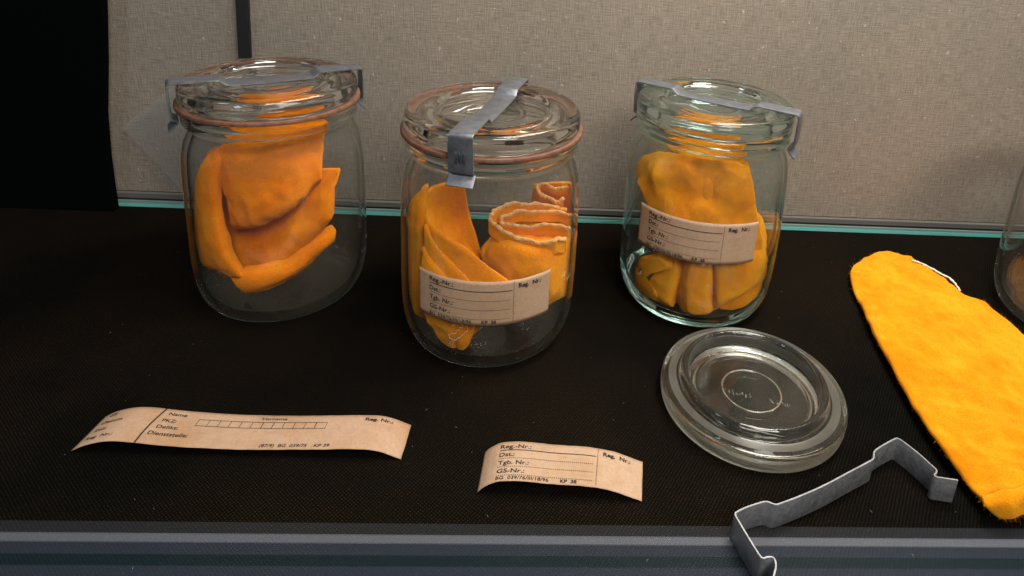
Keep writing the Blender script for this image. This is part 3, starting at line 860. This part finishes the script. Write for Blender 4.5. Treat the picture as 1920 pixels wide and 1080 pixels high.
tag(o, 'crumpled yellow cloth with pale stitched hem rolled inside the middle jar', 'cloth', 'yellow cloths')
link('hem', hem.v, hem.f, PALE, o)
for q_ in SEAMS: link('stitching', q_.v, q_.f, THREAD, o)

# --- cloth in the right jar
c3 = Mesh()
patch(c3, grid_y(J3, [   # upper sheet falling from the lid
    [(1258, 222, .020), (1300, 226, .018), (1350, 232, .014), (1392, 236, .010)],
    [(1256, 262, .006), (1300, 268, -.004), (1350, 276, -.006), (1398, 284, -.004)],
    [(1272, 300, -.006), (1310, 305, -.022), (1355, 308, -.024), (1404, 306, -.012)],
    [(1280, 350, -.016), (1320, 352, -.036), (1365, 352, -.036), (1412, 350, -.018)],
    [(1270, 410, -.020), (1320, 410, -.040), (1370, 410, -.040), (1422, 402, -.018)],
    [(1270, 465, -.020), (1325, 470, -.038), (1375, 470, -.038), (1428, 455, -.016)]]), seed=31, clampc=J3, amp=.0014, th=.003)
patch(c3, grid_g(J3, [   # broad front layer folded over at the upper left, creased from the neck down
    [(1212, 316, .022), (1236, 300, .024), (1286, 298, .026), (1326, 302, .028), (1362, 304, .026), (1402, 312, .020)],
    [(1196, 306, .007), (1220, 289, .012), (1284, 290, .014), (1328, 298, .017), (1366, 300, .014), (1406, 312, .012)],
    [(1191, 322, .002), (1230, 320, .005), (1284, 322, .008), (1330, 334, .019), (1368, 328, .009), (1410, 334, .008)],
    [(1199, 352, .002), (1240, 354, .004), (1290, 364, .012), (1326, 366, .016), (1366, 358, .006), (1414, 362, .007)],
    [(1218, 394, .003), (1254, 398, .004), (1292, 402, .008), (1334, 402, .007), (1372, 402, .010), (1420, 398, .006)],
    [(1240, 440, .004), (1270, 446, .004), (1304, 450, .006), (1340, 450, .006), (1380, 450, .008), (1428, 436, .006)],
    [(1252, 476, .006), (1280, 480, .007), (1310, 482, .008), (1344, 482, .008), (1386, 480, .009), (1430, 466, .008)]]), seed=32, clampc=J3, amp=.0018, th=.0025, nu=70, nv=80)
patch(c3, grid_y(J3, [   # right side wing
    [(1405, 385, -.010), (1418, 395, -.012), (1430, 408, -.008)],
    [(1408, 430, -.012), (1424, 432, -.018), (1437, 432, -.010)],
    [(1408, 470, -.014), (1428, 468, -.020), (1436, 462, -.010)],
    [(1410, 500, -.018), (1430, 498, -.022), (1440, 492, -.012)]]), seed=33, clampc=J3, amp=.0016, nu=26, nv=22)
def pleat(x, y, d, k): return (x, y, d)
patch(c3, grid_g(J3, [   # pleated skirt below the label
    [(1256, 462, .010), (1276, 466, .009), (1288, 468, .014), (1304, 472, .008), (1326, 474, .008), (1338, 475, .015), (1352, 475, .009), (1392, 472, .008), (1430, 460, .008)],
    [(1236, 500, .008), (1264, 505, .004), (1278, 507, .013), (1296, 510, .004), (1326, 512, .004), (1337, 512, .014), (1352, 511, .005), (1398, 505, .004), (1438, 486, .004)],
    [(1212, 534, .004), (1252, 548, .002), (1269, 551, .012), (1288, 555, .002), (1322, 556, .002), (1336, 552, .012), (1352, 548, .003), (1398, 532, .003), (1438, 508, .003)],
    [(1222, 556, .005), (1254, 571, .003), (1270, 576, .010), (1290, 584, .003), (1320, 586, .003), (1335, 578, .010), (1352, 570, .004), (1394, 548, .004), (1434, 520, .004)],
    [(1230, 562, .014), (1258, 573, .012), (1272, 576, .016), (1292, 584, .012), (1318, 586, .012), (1334, 578, .016), (1352, 571, .014), (1392, 550, .012), (1428, 524, .012)]]), seed=34, clampc=J3, amp=.0012, th=.0025, nu=60, nv=110)
patch(c3, grid_y(J3, [   # curled corner at the left
    [(1196, 492, -.018), (1206, 480, -.026), (1232, 474, -.034), (1262, 478, -.036)],
    [(1200, 508, -.030), (1214, 502, -.040), (1238, 496, -.044), (1262, 496, -.042)],
    [(1206, 522, -.026), (1222, 516, -.036), (1242, 508, -.040), (1262, 508, -.038)]]), seed=35, clampc=J3, th=.0027, nu=28, nv=30)
patch(c3, grid_y(J3, [
    [(1192, 500, -.010), (1198, 512, -.024), (1212, 522, -.034)],
    [(1192, 530, -.012), (1202, 535, -.030), (1222, 540, -.040)],
    [(1204, 552, -.016), (1218, 560, -.032), (1240, 568, -.038)]]), seed=36, clampc=J3, th=.0027, nu=28, nv=26)
patch(c3, grid_y(J3, [   # shaggy underside at the lower right
    [(1330, 575, -.020), (1375, 556, -.026), (1410, 538, -.020), (1438, 515, -.008)],
    [(1328, 588, -.030), (1372, 576, -.036), (1408, 560, -.028), (1436, 536, -.012)],
    [(1340, 592, -.020), (1372, 584, -.024), (1404, 572, -.018), (1430, 548, -.006)]]), seed=37, clampc=J3, th=.0040, nu=24)
fuzz(c3, 40000, .0014, .00005, 3, J3)
o = link('yellow_cloth', c3.v, c3.f, GOLD, None, loc=(J3[0], J3[1], .008))
tag(o, 'yellow flannel cloth stuffed into the greenish jar, pleated below its label', 'cloth', 'yellow cloths')

# --- folded cloth lying at the right
c4 = Mesh()
def grid_z(rows): return [[at_z(x, y, z) for (x, y, z) in r] for r in rows]
G = [[(1606, 492, .004), (1640, 477, .005), (1672, 474, .005), (1703, 484, .004)],
     [(1594, 512, .006), (1650, 502, .010), (1712, 504, .009), (1768, 522, .005)],
     [(1598, 538, .007), (1660, 535, .012), (1730, 540, .012), (1802, 552, .007)],
     [(1614, 570, .008), (1685, 575, .014), (1770, 575, .013), (1850, 572, .007)],
     [(1634, 618, .008), (1725, 622, .014), (1830, 615, .014), (1925, 638, .008)],
     [(1672, 690, .008), (1775, 700, .014), (1890, 690, .014), (1995, 710, .009)],
     [(1718, 770, .009), (1815, 775, .014), (1930, 760, .014), (2040, 770, .009)],
     [(1766, 843, .009), (1858, 835, .014), (1960, 820, .015), (2070, 820, .010)],
     [(1812, 902, .009), (1890, 885, .014), (1985, 865, .016), (2095, 860, .011)],
     [(1850, 945, .010), (1905, 928, .015), (1998, 900, .017), (2110, 890, .012)]]
patch(c4, grid_z(G), th=.0050, nu=110, nv=70, amp=.0022, seed=41)
G2 = [[(x+4, y+3, max(.0028, z-.006)) for (x, y, z) in r] for r in G]
patch(c4, grid_z(G2), th=.0050, nu=80, nv=50, amp=.0012, seed=42)
patch(c4, grid_z([   # rolled end with a dark opening
    [(1838, 930, .012), (1890, 922, .016), (1960, 905, .018), (2060, 885, .014)],
    [(1846, 950, .012), (1892, 936, .017), (1965, 915, .018), (2060, 895, .014)],
    [(1858, 962, .006), (1884, 962, .008), (1935, 948, .008), (2060, 915, .008)],
    [(1868, 966, .002), (1890, 962, .002), (1940, 945, .002), (2060, 912, .002)]]), th=.0045, nu=40, nv=50, amp=.0012, seed=43)
fuzz(c4, 70000, .0021, .000045, 4)
root4 = link('yellow_cloth', c4.v, c4.f, YELLOW, None, loc=(.32, .40, 0))
tag(root4, 'fuzzy bright yellow cloth lying folded on the black fabric at the right', 'cloth', 'yellow cloths')
tm = Mesh()
ed = catmull(np.array([at_z(x, y, .0095) for x, y in ((1712, 488), (1735, 497), (1762, 512), (1786, 526), (1800, 545))])[:, None, :], 60)[:, 0, :]
for k in range(3):
    tm.tube([p+np.array([nz(p, 500, k*3)*.0012, nz(p, 450, k*5+1)*.0012, nz(p, 500, k+9)*.0006]) for p in ed], .00055, 6)
WHITE, _, _ = principled('white_thread', (.80, .74, .62), .95)
link('white_trim', tm.v, tm.f, WHITE, root4)

# --- lint on the fabric
dm = Mesh(); rs = random.Random(5)
spots = [(970, 675), (1465, 550), (1710, 1045), (800, 772), (855, 805), (1632, 963), (1213, 1055), (250, 1070), (914, 972)]
pts = [at_z(*q, 0) for q in spots]+[np.array([rs.uniform(-.3, .45), rs.uniform(.24, .55), 0]) for _ in range(80)]
for i, p in enumerate(pts):
    a = rs.uniform(0, 6.28); l = rs.uniform(.0002, .0006) if i > 8 else .0008
    d = np.array([math.cos(a)*l, math.sin(a)*l, 0])
    dm.tube([p-d+[0, 0, .0015], p+[0, 0, .0017], p+d+[0, 0, .0015]], [.00006, .00012, .00006], 5)
LINT, _, _ = principled('lint', (.22, .21, .19), .9)
o = link('lint', dm.v, dm.f, LINT); o['kind'] = 'stuff'; o['label'] = 'tiny pale specks of lint on the black fabric'
